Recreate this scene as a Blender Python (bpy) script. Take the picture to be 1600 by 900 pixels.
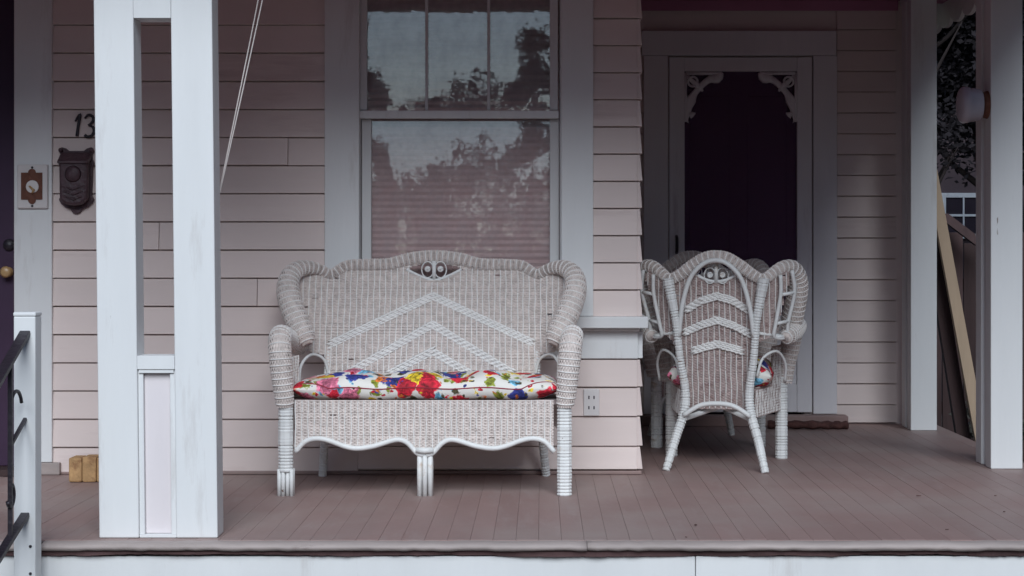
import bpy, math, random
import numpy as np
from mathutils import Vector, Matrix
R = math.radians
random.seed(7)
for o in list(bpy.data.objects): bpy.data.objects.remove(o)
sc = bpy.context.scene
COL = sc.collection

# ------------------------------------------------------------ camera, sky, sun, exposure
EYE = 0.978            # camera height above the porch floor (z = 0)
F = 2700.0             # focal length in photo pixels (1600 wide)
cam = bpy.data.objects.new('camera', bpy.data.cameras.new('camera'))
COL.objects.link(cam); sc.camera = cam
cam.location = (0, 0, EYE); cam.rotation_euler = (R(90), 0, 0)
cam.data.sensor_width = 36; cam.data.lens = F / 1600 * 36
cam.data.shift_x = -45 / 1600; cam.data.shift_y = -55 / 1600
cam.data.clip_start = .1; cam.data.clip_end = 2000

w = bpy.data.worlds.new('World'); sc.world = w; w.use_nodes = True
nt = w.node_tree; bg = nt.nodes['Background']
sky = nt.nodes.new('ShaderNodeTexSky'); sky.sky_type = 'NISHITA'; sky.sun_disc = False
sky.sun_elevation = R(37); sky.sun_rotation = R(176); sky.dust_density = .4; sky.air_density = 1.0; sky.ozone_density = 3.0
nt.links.new(sky.outputs[0], bg.inputs[0]); bg.inputs[1].default_value = .05
sun = bpy.data.objects.new('sun', bpy.data.lights.new('sun', 'SUN'))
COL.objects.link(sun); sun.rotation_euler = (R(53), 0, R(4))
sun.data.energy = 1.5; sun.data.angle = R(38); sun.data.color = (.88, .95, 1)
vs = sc.view_settings
vs.view_transform = 'Standard'; vs.look = 'None'; vs.gamma = 1; vs.use_curve_mapping = False
vs.exposure = 1.08

# ------------------------------------------------------------ measuring: photo measure at a known depth -> metres
def X(px, Y): return (px - 845) * Y / F
def Z(py, Y): return EYE - (py - 395) * Y / F

# ------------------------------------------------------------ materials
def mat(name, base, rough=.6, var=.12, scale=6, bump=.15, bscale=40, stretch=(1, 1, 1), spots=None, spot_scale=5, spot_lo=.62, spot_hi=.72, spec=.3, rand=0.0, chips=None, chip_lo=.715, wspots=None):
    m = bpy.data.materials.new(name); m.use_nodes = True
    n = m.node_tree; N = n.nodes; L = n.links; b = N['Principled BSDF']
    b.inputs['Roughness'].default_value = rough
    b.inputs['Specular IOR Level'].default_value = spec
    tc = N.new('ShaderNodeTexCoord'); mp = N.new('ShaderNodeMapping'); mp.inputs['Scale'].default_value = stretch
    L.new(tc.outputs['Object'], mp.inputs['Vector'])
    src = mp.outputs[0]
    oi = N.new('ShaderNodeObjectInfo')
    ad = N.new('ShaderNodeVectorMath'); ad.operation = 'ADD'
    mu = N.new('ShaderNodeMath'); mu.operation = 'MULTIPLY'; mu.inputs[1].default_value = 37.0
    L.new(oi.outputs['Random'], mu.inputs[0]); L.new(src, ad.inputs[0]); L.new(mu.outputs[0], ad.inputs[1]); src = ad.outputs[0]
    no = N.new('ShaderNodeTexNoise'); no.inputs['Scale'].default_value = scale; no.inputs['Detail'].default_value = 6; no.inputs['Roughness'].default_value = .65
    L.new(src, no.inputs['Vector'])
    cr = N.new('ShaderNodeValToRGB')
    cr.color_ramp.elements[0].position = .3; cr.color_ramp.elements[1].position = .7
    lo = [c * (1 - var) for c in base]; hi = [min(1, c * (1 + var)) for c in base]
    cr.color_ramp.elements[0].color = (*lo, 1); cr.color_ramp.elements[1].color = (*hi, 1)
    L.new(no.outputs['Fac'], cr.inputs[0]); col = cr.outputs[0]
    if rand:
        mr = N.new('ShaderNodeMapRange'); mr.inputs['To Min'].default_value = 1 - rand; mr.inputs['To Max'].default_value = 1 + rand
        L.new(oi.outputs['Random'], mr.inputs['Value'])
        hs = N.new('ShaderNodeHueSaturation'); L.new(col, hs.inputs['Color']); L.new(mr.outputs[0], hs.inputs['Value']); col = hs.outputs[0]
    if spots:
        n2 = N.new('ShaderNodeTexNoise'); n2.inputs['Scale'].default_value = spot_scale; n2.inputs['Detail'].default_value = 8; n2.inputs['Roughness'].default_value = .7
        L.new(src, n2.inputs['Vector'])
        r2 = N.new('ShaderNodeMapRange'); r2.inputs['From Min'].default_value = spot_lo; r2.inputs['From Max'].default_value = spot_hi
        L.new(n2.outputs['Fac'], r2.inputs['Value'])
        mx = N.new('ShaderNodeMix'); mx.data_type = 'RGBA'; mx.inputs['B'].default_value = (*spots, 1)
        L.new(r2.outputs[0], mx.inputs['Factor']); L.new(col, mx.inputs['A']); col = mx.outputs['Result']
    for colr, sc_, lo_, hi_, world in ([(chips, 26, chip_lo, chip_lo + .02, False)] if chips else []) + ([(wspots, 1.3, .42, .68, True)] if wspots else []):
        n2 = N.new('ShaderNodeTexNoise'); n2.inputs['Scale'].default_value = sc_; n2.inputs['Detail'].default_value = 7; n2.inputs['Roughness'].default_value = .62
        if world:
            ge = N.new('ShaderNodeNewGeometry'); L.new(ge.outputs['Position'], n2.inputs['Vector'])
        else: L.new(ad.outputs[0], n2.inputs['Vector'])
        r2 = N.new('ShaderNodeMapRange'); r2.inputs['From Min'].default_value = lo_; r2.inputs['From Max'].default_value = hi_; L.new(n2.outputs['Fac'], r2.inputs['Value'])
        if world: r2.inputs['To Max'].default_value = .75
        mx = N.new('ShaderNodeMix'); mx.data_type = 'RGBA'; mx.inputs['B'].default_value = (*colr, 1)
        L.new(r2.outputs[0], mx.inputs['Factor']); L.new(col, mx.inputs['A']); col = mx.outputs['Result']
    L.new(col, b.inputs['Base Color'])
    if bump:
        n3 = N.new('ShaderNodeTexNoise'); n3.inputs['Scale'].default_value = bscale; n3.inputs['Detail'].default_value = 5
        L.new(src, n3.inputs['Vector'])
        bp = N.new('ShaderNodeBump'); bp.inputs['Strength'].default_value = bump; bp.inputs['Distance'].default_value = .01
        L.new(n3.outputs['Fac'], bp.inputs['Height']); L.new(bp.outputs[0], b.inputs['Normal'])
    return m
M = {}
M['white'] = mat('white_paint', (.74, .74, .74), .5, .05, 3, .12, 30, (1, 1, .15), (.50, .46, .44), 5, .58, .80, chips=(.28, .22, .19))
M['trim'] = mat('trim_paint', (.70, .69, .69), .5, .06, 3, .12, 30, (1, 1, .15), (.48, .43, .42), 5, .58, .80, chips=(.26, .2, .18))
M['doortrim'] = mat('shade_tinted_door_trim', (.75, .72, .74), .5, .06, 3, .12, 30, (1, 1, .15), (.42, .34, .38), 5, .6, .8)  # white trim with some purple recess shade tinted into its colour
M['panel'] = mat('panel_paint', (.74, .68, .69), .55, .04, 4, .1, 30, (1, 1, .2))
M['siding'] = mat('siding_paint', (.74, .625, .59), .55, .05, 2.5, .15, 25, (.12, 1, 1), (.50, .38, .36), 5, .60, .82, rand=.05, chips=(.34, .24, .2), chip_lo=.735)
M['floor'] = mat('porch_paint', (.30, .20, .185), .55, .10, 4, .15, 30, (1, .25, 1), (.36, .28, .265), 5, .56, .78, rand=.035, wspots=(.34, .275, .255), chips=(.14, .09, .08), chip_lo=.74)
M['nose'] = mat('worn_edge_paint', (.37, .31, .29), .6, .2, 6, .5, 25, (.3, 1, 1), (.17, .12, .11), 9, .62, .74)
M['dark_gap'] = mat('dark_gap_wood', (.09, .05, .05), .9, .4, 12, .6, 30, (.2, 1, 1))  # shade of the gap under the nosing as colour; also under the planks
M['ceil'] = mat('ceiling_paint', (.46, .195, .30), .6, .06, 3, .08)
M['darkdoor'] = mat('dark_door_paint', (.05, .025, .055), .5, .1, 5, .05)
M['screen'] = mat('insect_screen', (.075, .03, .085), .7, .06, 60, .05, 300)
M['iron'] = mat('black_iron', (.022, .017, .024), .45, .2, 20, .3, 60, spec=.5)
M['bronze'] = mat('old_bronze', (.075, .04, .05), .5, .35, 25, .5, 70, spec=.5)
M['brown'] = mat('rusty_plate', (.15, .06, .04), .7, .3, 30, .3, 60)
M['brass'] = mat('brass', (.45, .28, .13), .35, .1, 20, .05, spec=.6)
M['plastic'] = mat('ivory_plastic', (.70, .66, .65), .35, .03, 6, .02)
M['dark'] = mat('dark_slot', (.03, .02, .03), .8, .1)
M['brick'] = mat('tan_brick', (.45, .27, .13), .85, .25, 30, .5, 60, spots=(.25, .12, .06), spot_scale=20, spot_lo=.5, spot_hi=.7)
M['rug'] = mat('dark_rug', (.10, .045, .04), .95, .5, 20, .6, 80)
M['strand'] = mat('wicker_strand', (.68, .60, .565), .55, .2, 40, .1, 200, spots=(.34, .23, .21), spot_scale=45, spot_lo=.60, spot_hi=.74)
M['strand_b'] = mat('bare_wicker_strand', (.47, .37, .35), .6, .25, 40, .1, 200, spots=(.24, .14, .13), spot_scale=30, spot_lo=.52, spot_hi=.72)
M['stake'] = mat('wicker_stake', (.82, .80, .78), .5, .08, 20, .1, 100, spots=(.36, .25, .22), spot_scale=22, spot_lo=.62, spot_hi=.74)
M['cane'] = mat('painted_cane', (.74, .74, .73), .5, .06, 12, .15, 60, spots=(.46, .30, .17), spot_scale=9, spot_lo=.60, spot_hi=.78, chips=(.22, .15, .12), chip_lo=.69)
M['core'] = mat('wicker_core', (.40, .33, .32), .9, .2)  # solid brown core inside the rolls, also the seat deck
M['shade'] = mat('pleated_shade', (.84, .62, .60), .9, .05, 3, .03)
M['piping'] = mat('crimson_piping', (.30, .03, .05), .8, .2)
M['plank'] = mat('tan_lumber', (.46, .34, .24), .8, .15, 5, .2, 30, (1, 1, .1))
M['oldwood'] = mat('old_dark_wood', (.05, .03, .03), .85, .35, 8, .4, 30, (1, 1, .12), rand=.3)
M['ground'] = mat('lawn_ground', (.075, .06, .055), .95, .35, 1.5, .4, 20)
M['leaf_dark'] = mat('dark_evergreen_leaf', (.030, .026, .030), .8, .5, 2, 0, spec=.1)
M['leaf'] = mat('street_tree_leaf', (.075, .07, .06), .6, .4, 1.5, 0)
M['bark'] = mat('bark', (.03, .022, .022), .9, .3, 10, .5, 20)
M['nwall'] = mat('neighbour_siding', (.10, .07, .075), .8, .1)
M['roof'] = mat('roof_shingle', (.09, .075, .08), .9, .2, 10)
M['cord'] = mat('pale_cord', (.66, .60, .58), .7, .1)
M['tin'] = mat('awning_metal', (.82, .76, .74), .5, .06, 6, .1)
M['lampw'] = mat('lamp_plastic', (.50, .46, .52), .25, .04, 5, .02, spec=.5)

def glass(name, rough):
    m = bpy.data.materials.new(name); m.use_nodes = True
    n = m.node_tree; N = n.nodes; L = n.links; N.remove(N['Principled BSDF'])
    tr = N.new('ShaderNodeBsdfTransparent'); tr.inputs[0].default_value = (.98, .97, .98, 1)
    gl = N.new('ShaderNodeBsdfGlossy'); gl.inputs['Roughness'].default_value = rough
    tc = N.new('ShaderNodeTexCoord'); no = N.new('ShaderNodeTexNoise'); no.inputs['Scale'].default_value = 5; no.inputs['Detail'].default_value = 3
    L.new(tc.outputs['Object'], no.inputs['Vector'])
    bp = N.new('ShaderNodeBump'); bp.inputs['Strength'].default_value = .12; bp.inputs['Distance'].default_value = .005
    L.new(no.outputs['Fac'], bp.inputs['Height']); L.new(bp.outputs[0], gl.inputs['Normal'])
    fr = N.new('ShaderNodeFresnel'); fr.inputs['IOR'].default_value = 1.95
    mx = N.new('ShaderNodeMixShader'); L.new(fr.outputs[0], mx.inputs[0]); L.new(tr.outputs[0], mx.inputs[1]); L.new(gl.outputs[0], mx.inputs[2])
    df = N.new('ShaderNodeBsdfDiffuse'); df.inputs[0].default_value = (.75, .70, .70, 1)
    n2 = N.new('ShaderNodeTexNoise'); n2.inputs['Scale'].default_value = 9; n2.inputs['Detail'].default_value = 9; n2.inputs['Roughness'].default_value = .7; L.new(tc.outputs['Object'], n2.inputs['Vector'])
    mr = N.new('ShaderNodeMapRange'); mr.inputs['From Min'].default_value = .4; mr.inputs['From Max'].default_value = .75; mr.inputs['To Min'].default_value = .05; mr.inputs['To Max'].default_value = .22; L.new(n2.outputs['Fac'], mr.inputs['Value'])
    m2 = N.new('ShaderNodeMixShader'); L.new(mr.outputs[0], m2.inputs[0]); L.new(mx.outputs[0], m2.inputs[1]); L.new(df.outputs[0], m2.inputs[2])
    L.new(m2.outputs[0], N['Material Output'].inputs['Surface']); return m
M['glass'] = glass('old_window_glass', .015)

def screen():
    m = bpy.data.materials.new('insect_screen_mesh'); m.use_nodes = True
    n = m.node_tree; N = n.nodes; L = n.links; b = N['Principled BSDF']; b.inputs['Base Color'].default_value = (.14, .062, .145, 1); b.inputs['Roughness'].default_value = .7
    tr = N.new('ShaderNodeBsdfTransparent'); mx = N.new('ShaderNodeMixShader'); mx.inputs[0].default_value = .45
    L.new(tr.outputs[0], mx.inputs[1]); L.new(b.outputs[0], mx.inputs[2]); L.new(mx.outputs[0], N['Material Output'].inputs['Surface']); return m
M['screen'] = screen()
def floral():
    m = bpy.data.materials.new('floral_print_cotton'); m.use_nodes = True
    n = m.node_tree; N = n.nodes; L = n.links; b = N['Principled BSDF']; b.inputs['Roughness'].default_value = .8
    tc = N.new('ShaderNodeTexCoord')
    nz = N.new('ShaderNodeTexNoise'); nz.inputs['Scale'].default_value = 22; nz.inputs['Detail'].default_value = 4
    L.new(tc.outputs['Object'], nz.inputs['Vector'])
    sub = N.new('ShaderNodeVectorMath'); sub.operation = 'SUBTRACT'; sub.inputs[1].default_value = (.5, .5, .5); L.new(nz.outputs['Color'], sub.inputs[0])
    scl = N.new('ShaderNodeVectorMath'); scl.operation = 'SCALE'; scl.inputs['Scale'].default_value = .075; L.new(sub.outputs[0], scl.inputs[0])
    ad = N.new('ShaderNodeVectorMath'); ad.operation = 'ADD'; L.new(tc.outputs['Object'], ad.inputs[0]); L.new(scl.outputs[0], ad.inputs[1])
    col = None
    def layer(prev, scale, off, thr, soft, cols, rim):
        mp = N.new('ShaderNodeMapping'); mp.inputs['Location'].default_value = off; L.new(ad.outputs[0], mp.inputs['Vector'])
        v = N.new('ShaderNodeTexVoronoi'); v.inputs['Scale'].default_value = scale; L.new(mp.outputs[0], v.inputs['Vector'])
        sp = N.new('ShaderNodeSeparateColor'); L.new(v.outputs['Color'], sp.inputs[0])
        cr = N.new('ShaderNodeValToRGB'); cr.color_ramp.interpolation = 'CONSTANT'
        el = cr.color_ramp.elements
        while len(el) < len(cols): el.new(.5)
        for i, c in enumerate(cols): el[i].position = i / len(cols); el[i].color = (*c, 1)
        L.new(sp.outputs[0], cr.inputs[0])
        # petals vary from pale rim to deep heart
        inner = N.new('ShaderNodeMapRange'); inner.inputs['From Min'].default_value = 0; inner.inputs['From Max'].default_value = thr
        inner.inputs['To Min'].default_value = .45; inner.inputs['To Max'].default_value = 1.45; L.new(v.outputs['Distance'], inner.inputs['Value'])
        wn = N.new('ShaderNodeTexNoise'); wn.inputs['Scale'].default_value = 70; wn.inputs['Detail'].default_value = 5; L.new(mp.outputs[0], wn.inputs['Vector'])
        wr = N.new('ShaderNodeMapRange'); wr.inputs['From Min'].default_value = .32; wr.inputs['From Max'].default_value = .68; wr.inputs['To Min'].default_value = .35; wr.inputs['To Max'].default_value = 1.7; L.new(wn.outputs['Fac'], wr.inputs['Value'])
        mm = N.new('ShaderNodeMath'); mm.operation = 'MULTIPLY'; L.new(inner.outputs[0], mm.inputs[0]); L.new(wr.outputs[0], mm.inputs[1])
        hs = N.new('ShaderNodeHueSaturation'); L.new(cr.outputs[0], hs.inputs['Color']); L.new(mm.outputs[0], hs.inputs['Value'])
        mk = N.new('ShaderNodeMapRange'); mk.inputs['From Min'].default_value = thr; mk.inputs['From Max'].default_value = thr - soft; L.new(v.outputs['Distance'], mk.inputs['Value'])
        mx = N.new('ShaderNodeMix'); mx.data_type = 'RGBA'; L.new(mk.outputs[0], mx.inputs['Factor'])
        if prev is None: mx.inputs['A'].default_value = (.80, .77, .72, 1)
        else: L.new(prev, mx.inputs['A'])
        L.new(hs.outputs[0], mx.inputs['B']); return mx.outputs['Result']
    red, blue, sky_, yel, grn, olv, org, pink = (.52, .015, .035), (.03, .04, .22), (.15, .40, .56), (.70, .50, .03), (.22, .25, .03), (.07, .06, .03), (.62, .16, .03), (.60, .16, .25)
    col = layer(None, 17, (3, 1, 2), .40, .07, [olv, grn, yel, grn, olv, sky_], 0)
    col = layer(col, 10.5, (.3, .7, .1), .50, .05, [red, blue, red, org, sky_, red, yel, blue, pink], 0)
    col = layer(col, 27, (7, 5, 1), .26, .06, [olv, red, blue, org, yel], 0)
    L.new(col, b.inputs['Base Color']); return m
M['floral'] = floral()

# ------------------------------------------------------------ mesh helpers
class MB:
    def __init__(s): s.v = []; s.f = []
    def box(s, x0, x1, y0, y1, z0, z1):
        i = len(s.v)
        s.v += [(x0, y0, z0), (x1, y0, z0), (x1, y1, z0), (x0, y1, z0), (x0, y0, z1), (x1, y0, z1), (x1, y1, z1), (x0, y1, z1)]
        s.f += [tuple(i + k for k in q) for q in ((0, 3, 2, 1), (4, 5, 6, 7), (0, 1, 5, 4), (1, 2, 6, 5), (2, 3, 7, 6), (3, 0, 4, 7))]
        return s
    def tube(s, pts, rad, n=8, cap=True, flat=1.0, up=None):
        pts = [Vector(p) for p in pts]; m = len(pts)
        if not hasattr(rad, '__len__'): rad = [rad] * m
        tang = [(pts[min(i + 1, m - 1)] - pts[max(i - 1, 0)]).normalized() for i in range(m)]
        a = Vector(up) if up else (Vector((0, 0, 1)) if abs(tang[0].z) < .9 else Vector((0, 1, 0)))
        nrm = (a - tang[0] * a.dot(tang[0])).normalized(); i0 = len(s.v)
        for i in range(m):
            nrm = (nrm - tang[i] * nrm.dot(tang[i])).normalized(); bi = tang[i].cross(nrm)
            for k in range(n):
                t = 2 * math.pi * k / n
                s.v.append(tuple(pts[i] + nrm * (math.cos(t) * rad[i]) + bi * (math.sin(t) * rad[i] * flat)))
        for i in range(m - 1):
            for k in range(n):
                a_, b_ = i0 + i * n + k, i0 + i * n + (k + 1) % n
                s.f.append((a_, b_, b_ + n, a_ + n))
        if cap:
            s.f.append(tuple(i0 + k for k in reversed(range(n)))); s.f.append(tuple(i0 + (m - 1) * n + k for k in range(n)))
        return s
    def prism(s, outline, y0, y1):            # outline in x,z, extruded in y
        i = len(s.v); n = len(outline)
        s.v += [(x, y0, z) for x, z in outline] + [(x, y1, z) for x, z in outline]
        s.f.append(tuple(i + k for k in range(n))); s.f.append(tuple(i + n + k for k in reversed(range(n))))
        for k in range(n): s.f.append((i + k, i + n + k, i + n + (k + 1) % n, i + (k + 1) % n))
        return s
    def mesh(s, name, m, smooth=False):
        me = bpy.data.meshes.new(name); me.from_pydata(s.v, [], s.f); me.materials.append(m)
        if smooth: me.polygons.foreach_set('use_smooth', [True] * len(me.polygons))
        me.update(); return me
    def build(s, name, m, parent=None, smooth=False, bevel=0, loc=None):
        o = bpy.data.objects.new(name, s.mesh(name, m, smooth)); COL.objects.link(o)
        if parent: o.parent = parent
        if loc: o.location = loc
        if bevel:
            b = o.modifiers.new('bevel', 'BEVEL'); b.width = bevel; b.segments = 2; b.limit_method = 'ANGLE'
        return o
def empty(name, loc=(0, 0, 0), rz=0, parent=None):
    o = bpy.data.objects.new(name, None); COL.objects.link(o); o.location = loc; o.rotation_euler.z = rz
    if parent: o.parent = parent
    return o
def tag(o, label, cat, group=None):
    o['label'] = label; o['category'] = cat
    if group: o['group'] = group
    return o
def boxo(name, m, parent, x0, x1, y0, y1, z0, z1, bevel=.003):
    # own origin at its corner, so that the material varies from piece to piece
    return MB().box(0, x1 - x0, 0, y1 - y0, 0, z1 - z0).build(name, m, parent, bevel=bevel, loc=(x0, y0, z0))
def spline(pts, n):                            # Catmull-Rom through points of any dimension
    P = [np.array(p, float) for p in pts]; P = [2 * P[0] - P[1]] + P + [2 * P[-1] - P[-2]]
    out = []; seg = len(P) - 3
    for i in range(n):
        t = i / (n - 1) * seg; k = min(int(t), seg - 1); t -= k
        a, b, c, d = P[k:k + 4]
        out.append(.5 * ((2 * b) + (-a + c) * t + (2 * a - 5 * b + 4 * c - d) * t * t + (-a + 3 * b - 3 * c + d) * t ** 3))
    return out

# ------------------------------------------------------------ ground
YW, YB, YP = 7.65, 9.89, 5.92       # front wall, recessed back wall, pillar face
GZ = -.55
g = MB(); g.v = [(-300, -300, GZ), (300, -300, GZ), (300, 300, GZ), (-300, 300, GZ)]; g.f = [(0, 1, 2, 3)]
g.build('ground', M['ground'])['kind'] = 'structure'

# ------------------------------------------------------------ the house
house = tag(empty('house', (0, 0, 0)), 'wooden house with pale pink clapboards and a white-trimmed covered porch', 'house')
XC = X(995, YW)                                  # corner of the projecting window wall
XR = 2.24                                        # right edge of the porch floor
# floor planks
pf = MB().box(-4, XR - .02, 5.90, 9.95, -.10, -.028).build('porch_floor', M['dark_gap'], house)
pm = {}
def plank_mesh(y0, y1):
    k = (y0, y1)
    if k not in pm: pm[k] = MB().box(0, .0775, 0, y1 - y0, -.025, 0).mesh('plank', M['floor'])
    return pm[k]
x = -3.98; i = 0
while x < XR - .05:
    y1 = 7.74 if x < XC - .1 else 9.93
    o = bpy.data.objects.new('plank', plank_mesh(5.885, y1)); COL.objects.link(o); o.parent = pf
    o.location = (x, 5.885, random.uniform(-.0006, .0006)); x += .0779
    b = o.modifiers.new('bevel', 'BEVEL'); b.width = .0012; b.segments = 1
# rounded front edge in lengths, dark strip painted for the shaded gap below, fascia
def nosing(x0, x1):
    m = MB(); n = 60; prof = [(5.884, -.002), (5.85, -.001), (5.828, -.006), (5.820, -.014), (5.824, -.024), (5.84, -.030), (5.884, -.031)]
    rnd = random.Random(int(x0 * 100)); i0 = 0
    for i in range(n + 1):
        xx = x0 + (x1 - x0) * i / n; d = rnd.uniform(-.0022, .0022)
        for (y, z) in prof: m.v.append((xx, y + d * (y < 5.86), z + d * .5))
    k = len(prof)
    for i in range(n):
        for j in range(k - 1): m.f.append((i * k + j, i * k + j + 1, (i + 1) * k + j + 1, (i + 1) * k + j))
    m.f.append(tuple(range(k))); m.f.append(tuple(reversed(range(n * k, n * k + k))))
    return m.build('nosing', M['nose'], house, smooth=True)
nosing(-4, -1.69); nosing(-1.685, X(917, 5.83)); nosing(X(917.7, 5.83), XR)
rb = MB(); rr = random.Random(3); ey = 5.842; ez = -.045
for i in range(480):
    a = -4 + i * .013; ey = min(5.852, max(5.834, ey + rr.uniform(-.002, .002))); ez = min(-.040, max(-.049, ez + rr.uniform(-.0015, .0015)))
    rb.box(a, a + .0129, ey, 5.89, ez, -.0315)
rb.build('edge_strip', M['dark_gap'], house)
for a, b_ in ((-4, -1.72), (-1.719, X(1086, 5.86)), (X(1087, 5.86), XR)):
    boxo('fascia_board', M['white'], house, a, b_, 5.855, 5.89, GZ, -.0500)
# side edge of the floor
boxo('edge_strip', M['nose'], house, XR - .018, XR, 5.9, 9.95, -.12, -.001)
boxo('side_skirt', M['oldwood'], house, XR - .04, XR - .02, 5.9, 9.95, GZ, -.121)

# clapboards
def board(parent, x0, x1, z0, e, yw):
    rz = random.uniform(-.0008, .0008); L = x1 - x0; t = .024 + random.uniform(-.0015, .0015); h = e - .0055
    m = MB(); m.v = [(0, -t, 0), (L, -t, 0), (L, 0, 0), (0, 0, 0), (0, -.013, h), (L, -.013, h), (L, 0, h), (0, 0, h)]
    m.f = [(0, 3, 2, 1), (4, 5, 6, 7), (0, 1, 5, 4), (1, 2, 6, 5), (2, 3, 7, 6), (3, 0, 4, 7)]
    o = m.build('clapboard', M['siding'], parent, bevel=.0015, loc=(x0, yw - .001, z0 + .0055 + random.uniform(-.0008, .0008))); o.rotation_euler.y = rz
    return o
CE = 2.42
xa, xb = X(509, YW), X(926, YW)
fw = MB()
fw.box(X(22, YW), xa, YW, YW + .12, 0, CE).box(xb, XC, YW, YW + .12, 0, CE).box(xa, xb, YW, YW + .12, 0, .66).box(xa, xb, YW, YW + .12, 2.24, CE)
fw.box(-4, X(-190, YW), YW, YW + .12, 0, CE).box(X(-190, YW), X(22, YW), YW + .09, YW + .12, 0, CE)
front = fw.build('front_wall', M['siding'], house)
z = -.0075; k = 0
while z < CE - .02:
    e = .1243
    if z < .58:
        x1 = XC if False else X(560, YW)
        board(front, X(82, YW), x1, max(z, .004), e if z > 0 else e - .0115, YW)
    else:
        k += 1; xj = {2: X(403, YW), 7: X(451, YW), 4: X(250, YW), 10: X(300, YW)}.get(k)
        h_ = min(e, CE - z - .019)
        if xj: board(front, X(79, YW), xj - .0012, z, h_, YW); board(front, xj + .0012, xa - .001, z, h_, YW)
        else: board(front, X(79, YW), xa - .001, z, h_, YW)
    board(front, -4, X(-250, YW), max(z, .004), min(e, CE - z - .019), YW)
    z += e
# to the right below the belt, and above it beside the window
for z0, z1 in ((.0174, .1206), (.1206, .2535), (.2535, .382), (.382, .505)):
    board(front, X(560, YW) + .001, XC, z0, z1 - z0, YW)
zz = .691
while zz < CE - .02:
    board(front, xb + .001, XC, zz, min(.12, CE - zz - .019), YW); zz += .12
boxo('base_strip', M['floor'], front, X(345, YW), XC + .02, YW - .03, YW - .001, .001, .016)
boxo('base_strip', M['floor'], front, X(84, YW), X(345, YW) - .001, YW - .026, YW - .019, .001, .012)
# side wall of the window bay, runs back to the door wall
side = MB().box(XC - .12, XC - .001, YW + .121, YB, 0, CE).build('side_wall', M['siding'], house)
for lst in ([(.0174, .1206), (.1206, .2535), (.2535, .382), (.382, .505)], [(.691 + .12 * i, .811 + .12 * i) for i in range(14)]):
    for z0, z1 in lst:
        o = board(side, 0, YB - YW + .015, z0, min(z1 - z0, CE - z0 - .019), 0); o.rotation_euler = (0, 0, R(90)); o.location = (XC, YW - .016, z0 + .0055)
# back wall and its boards
o0, o1, oz = X(1060, YB), X(1256, YB), Z(100, YB)
back = MB().box(XC, o0, YB, YB + .12, 0, CE).box(o1, 2.20, YB, YB + .12, 0, CE).box(o0, o1, YB, YB + .12, oz, CE).box(o0, o1, YB + .121, YB + .14, 0, CE).build('back_wall', M['siding'], house)
z = -.011
while z < CE - .02:
    e = .119
    zz = max(z, .004)
    board(back, X(1307, YB), 2.03, zz, min(z + e, CE - .019) - zz, YB)
    board(back, XC + .02, X(1006, YB), zz, min(z + e, CE - .019) - zz, YB)
    z += e
# belt shelf under the window that turns the corner
shelf = boxo('window_stool', M['white'], house, X(505, 7.55), X(1013, 7.55), 7.55, YW - .0195, Z(513, 7.55), Z(495, 7.55), .004)
boxo('window_stool', M['white'], house, XC + .0005, X(1013, 7.55) - .0005, YW - .0193, YB - .02, Z(513, 7.55) + .001, Z(495, 7.55) - .001, .004)
boxo('cove_moulding', M['trim'], house, X(505, 7.6), X(1000, 7.6), 7.60, YW - .001, .632, Z(513, 7.55) - .001, .006)
boxo('belt_board', M['white'], house, X(560, 7.63), X(997, 7.63), 7.625, YW - .001, .511, .631)
boxo('belt_board', M['white'], house, XC + .0005, XC + .026, YW, YB - .02, .511, .631)

# ceiling, beams, roof
ceil = MB().box(-4.2, 2.42, 5.45, YB + .12, CE + .002, CE + .03).build('porch_ceiling', M['ceil'], house)
boxo('roof', M['roof'], house, -4.3, 2.5, 5.35, 12, CE + .031, CE + .25)
boxo('porch_beam', M['trim'], house, -4.1, 2.19, 5.925, 6.035, 2.285, CE)
boxo('porch_beam', M['trim'], house, 2.05, 2.165, 6.04, YB - .02, 2.385, CE)
boxo('crown_trim', M['ceil'], house, XC + .02, 2.04, YB - .03, YB - .019, 2.36, CE)

# front pillar: two legs, slot, rail and inset panel
pil = empty('porch_pillar', (0, 0, 0), parent=house)
def lean(o): # the old pillar leans a little to the left
    o.data.transform(Matrix.Translation(o.location)); o.location = (0, 0, 0)
    for v in o.data.vertices: v.co.x -= .0107 * (v.co.z)
s_ = YP / F
px = lambda p: (p - 845) * s_
PL0, PL1, PL2, PL3 = px(155), px(217), px(275.5), px(340)
zs1, zs0 = Z(28, YP), Z(556, YP)
yb = YP + .115
for nm, m_, a in (('leg', 'white', (PL0, PL1, YP, yb, .001, 2.284)), ('leg', 'white', (PL2, PL3, YP, yb, .001, 2.284)),
                  ('header', 'white', (PL1 + .0005, PL2 - .0005, YP + .0008, yb - .002, zs1, 2.284)),
                  ('rail', 'white', (PL1 + .0005, PL2 - .0005, YP + .0008, yb - .002, Z(577, YP), zs0)),
                  ('panel', 'panel', (px(225), px(267), YP + .028, yb - .01, .012, Z(580, YP))),
                  ('panel_moulding', 'white', (PL1 + .0005, px(225), YP + .012, yb - .012, .012, Z(578, YP))),
                  ('panel_moulding', 'white', (px(267), PL2 - .0005, YP + .012, yb - .012, .012, Z(578, YP))),
                  ('panel_moulding', 'white', (px(219), px(273.5), YP + .005, YP + .03, Z(583, YP), Z(577, YP) - .0005)),
                  ('panel_moulding', 'white', (PL1 + .001, PL2 - .001, YP + .008, yb - .013, .001, .0115))):
    lean(boxo(nm, M[m_], pil, *a, bevel=.004 if nm in ('leg', 'panel') else .0008))
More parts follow.
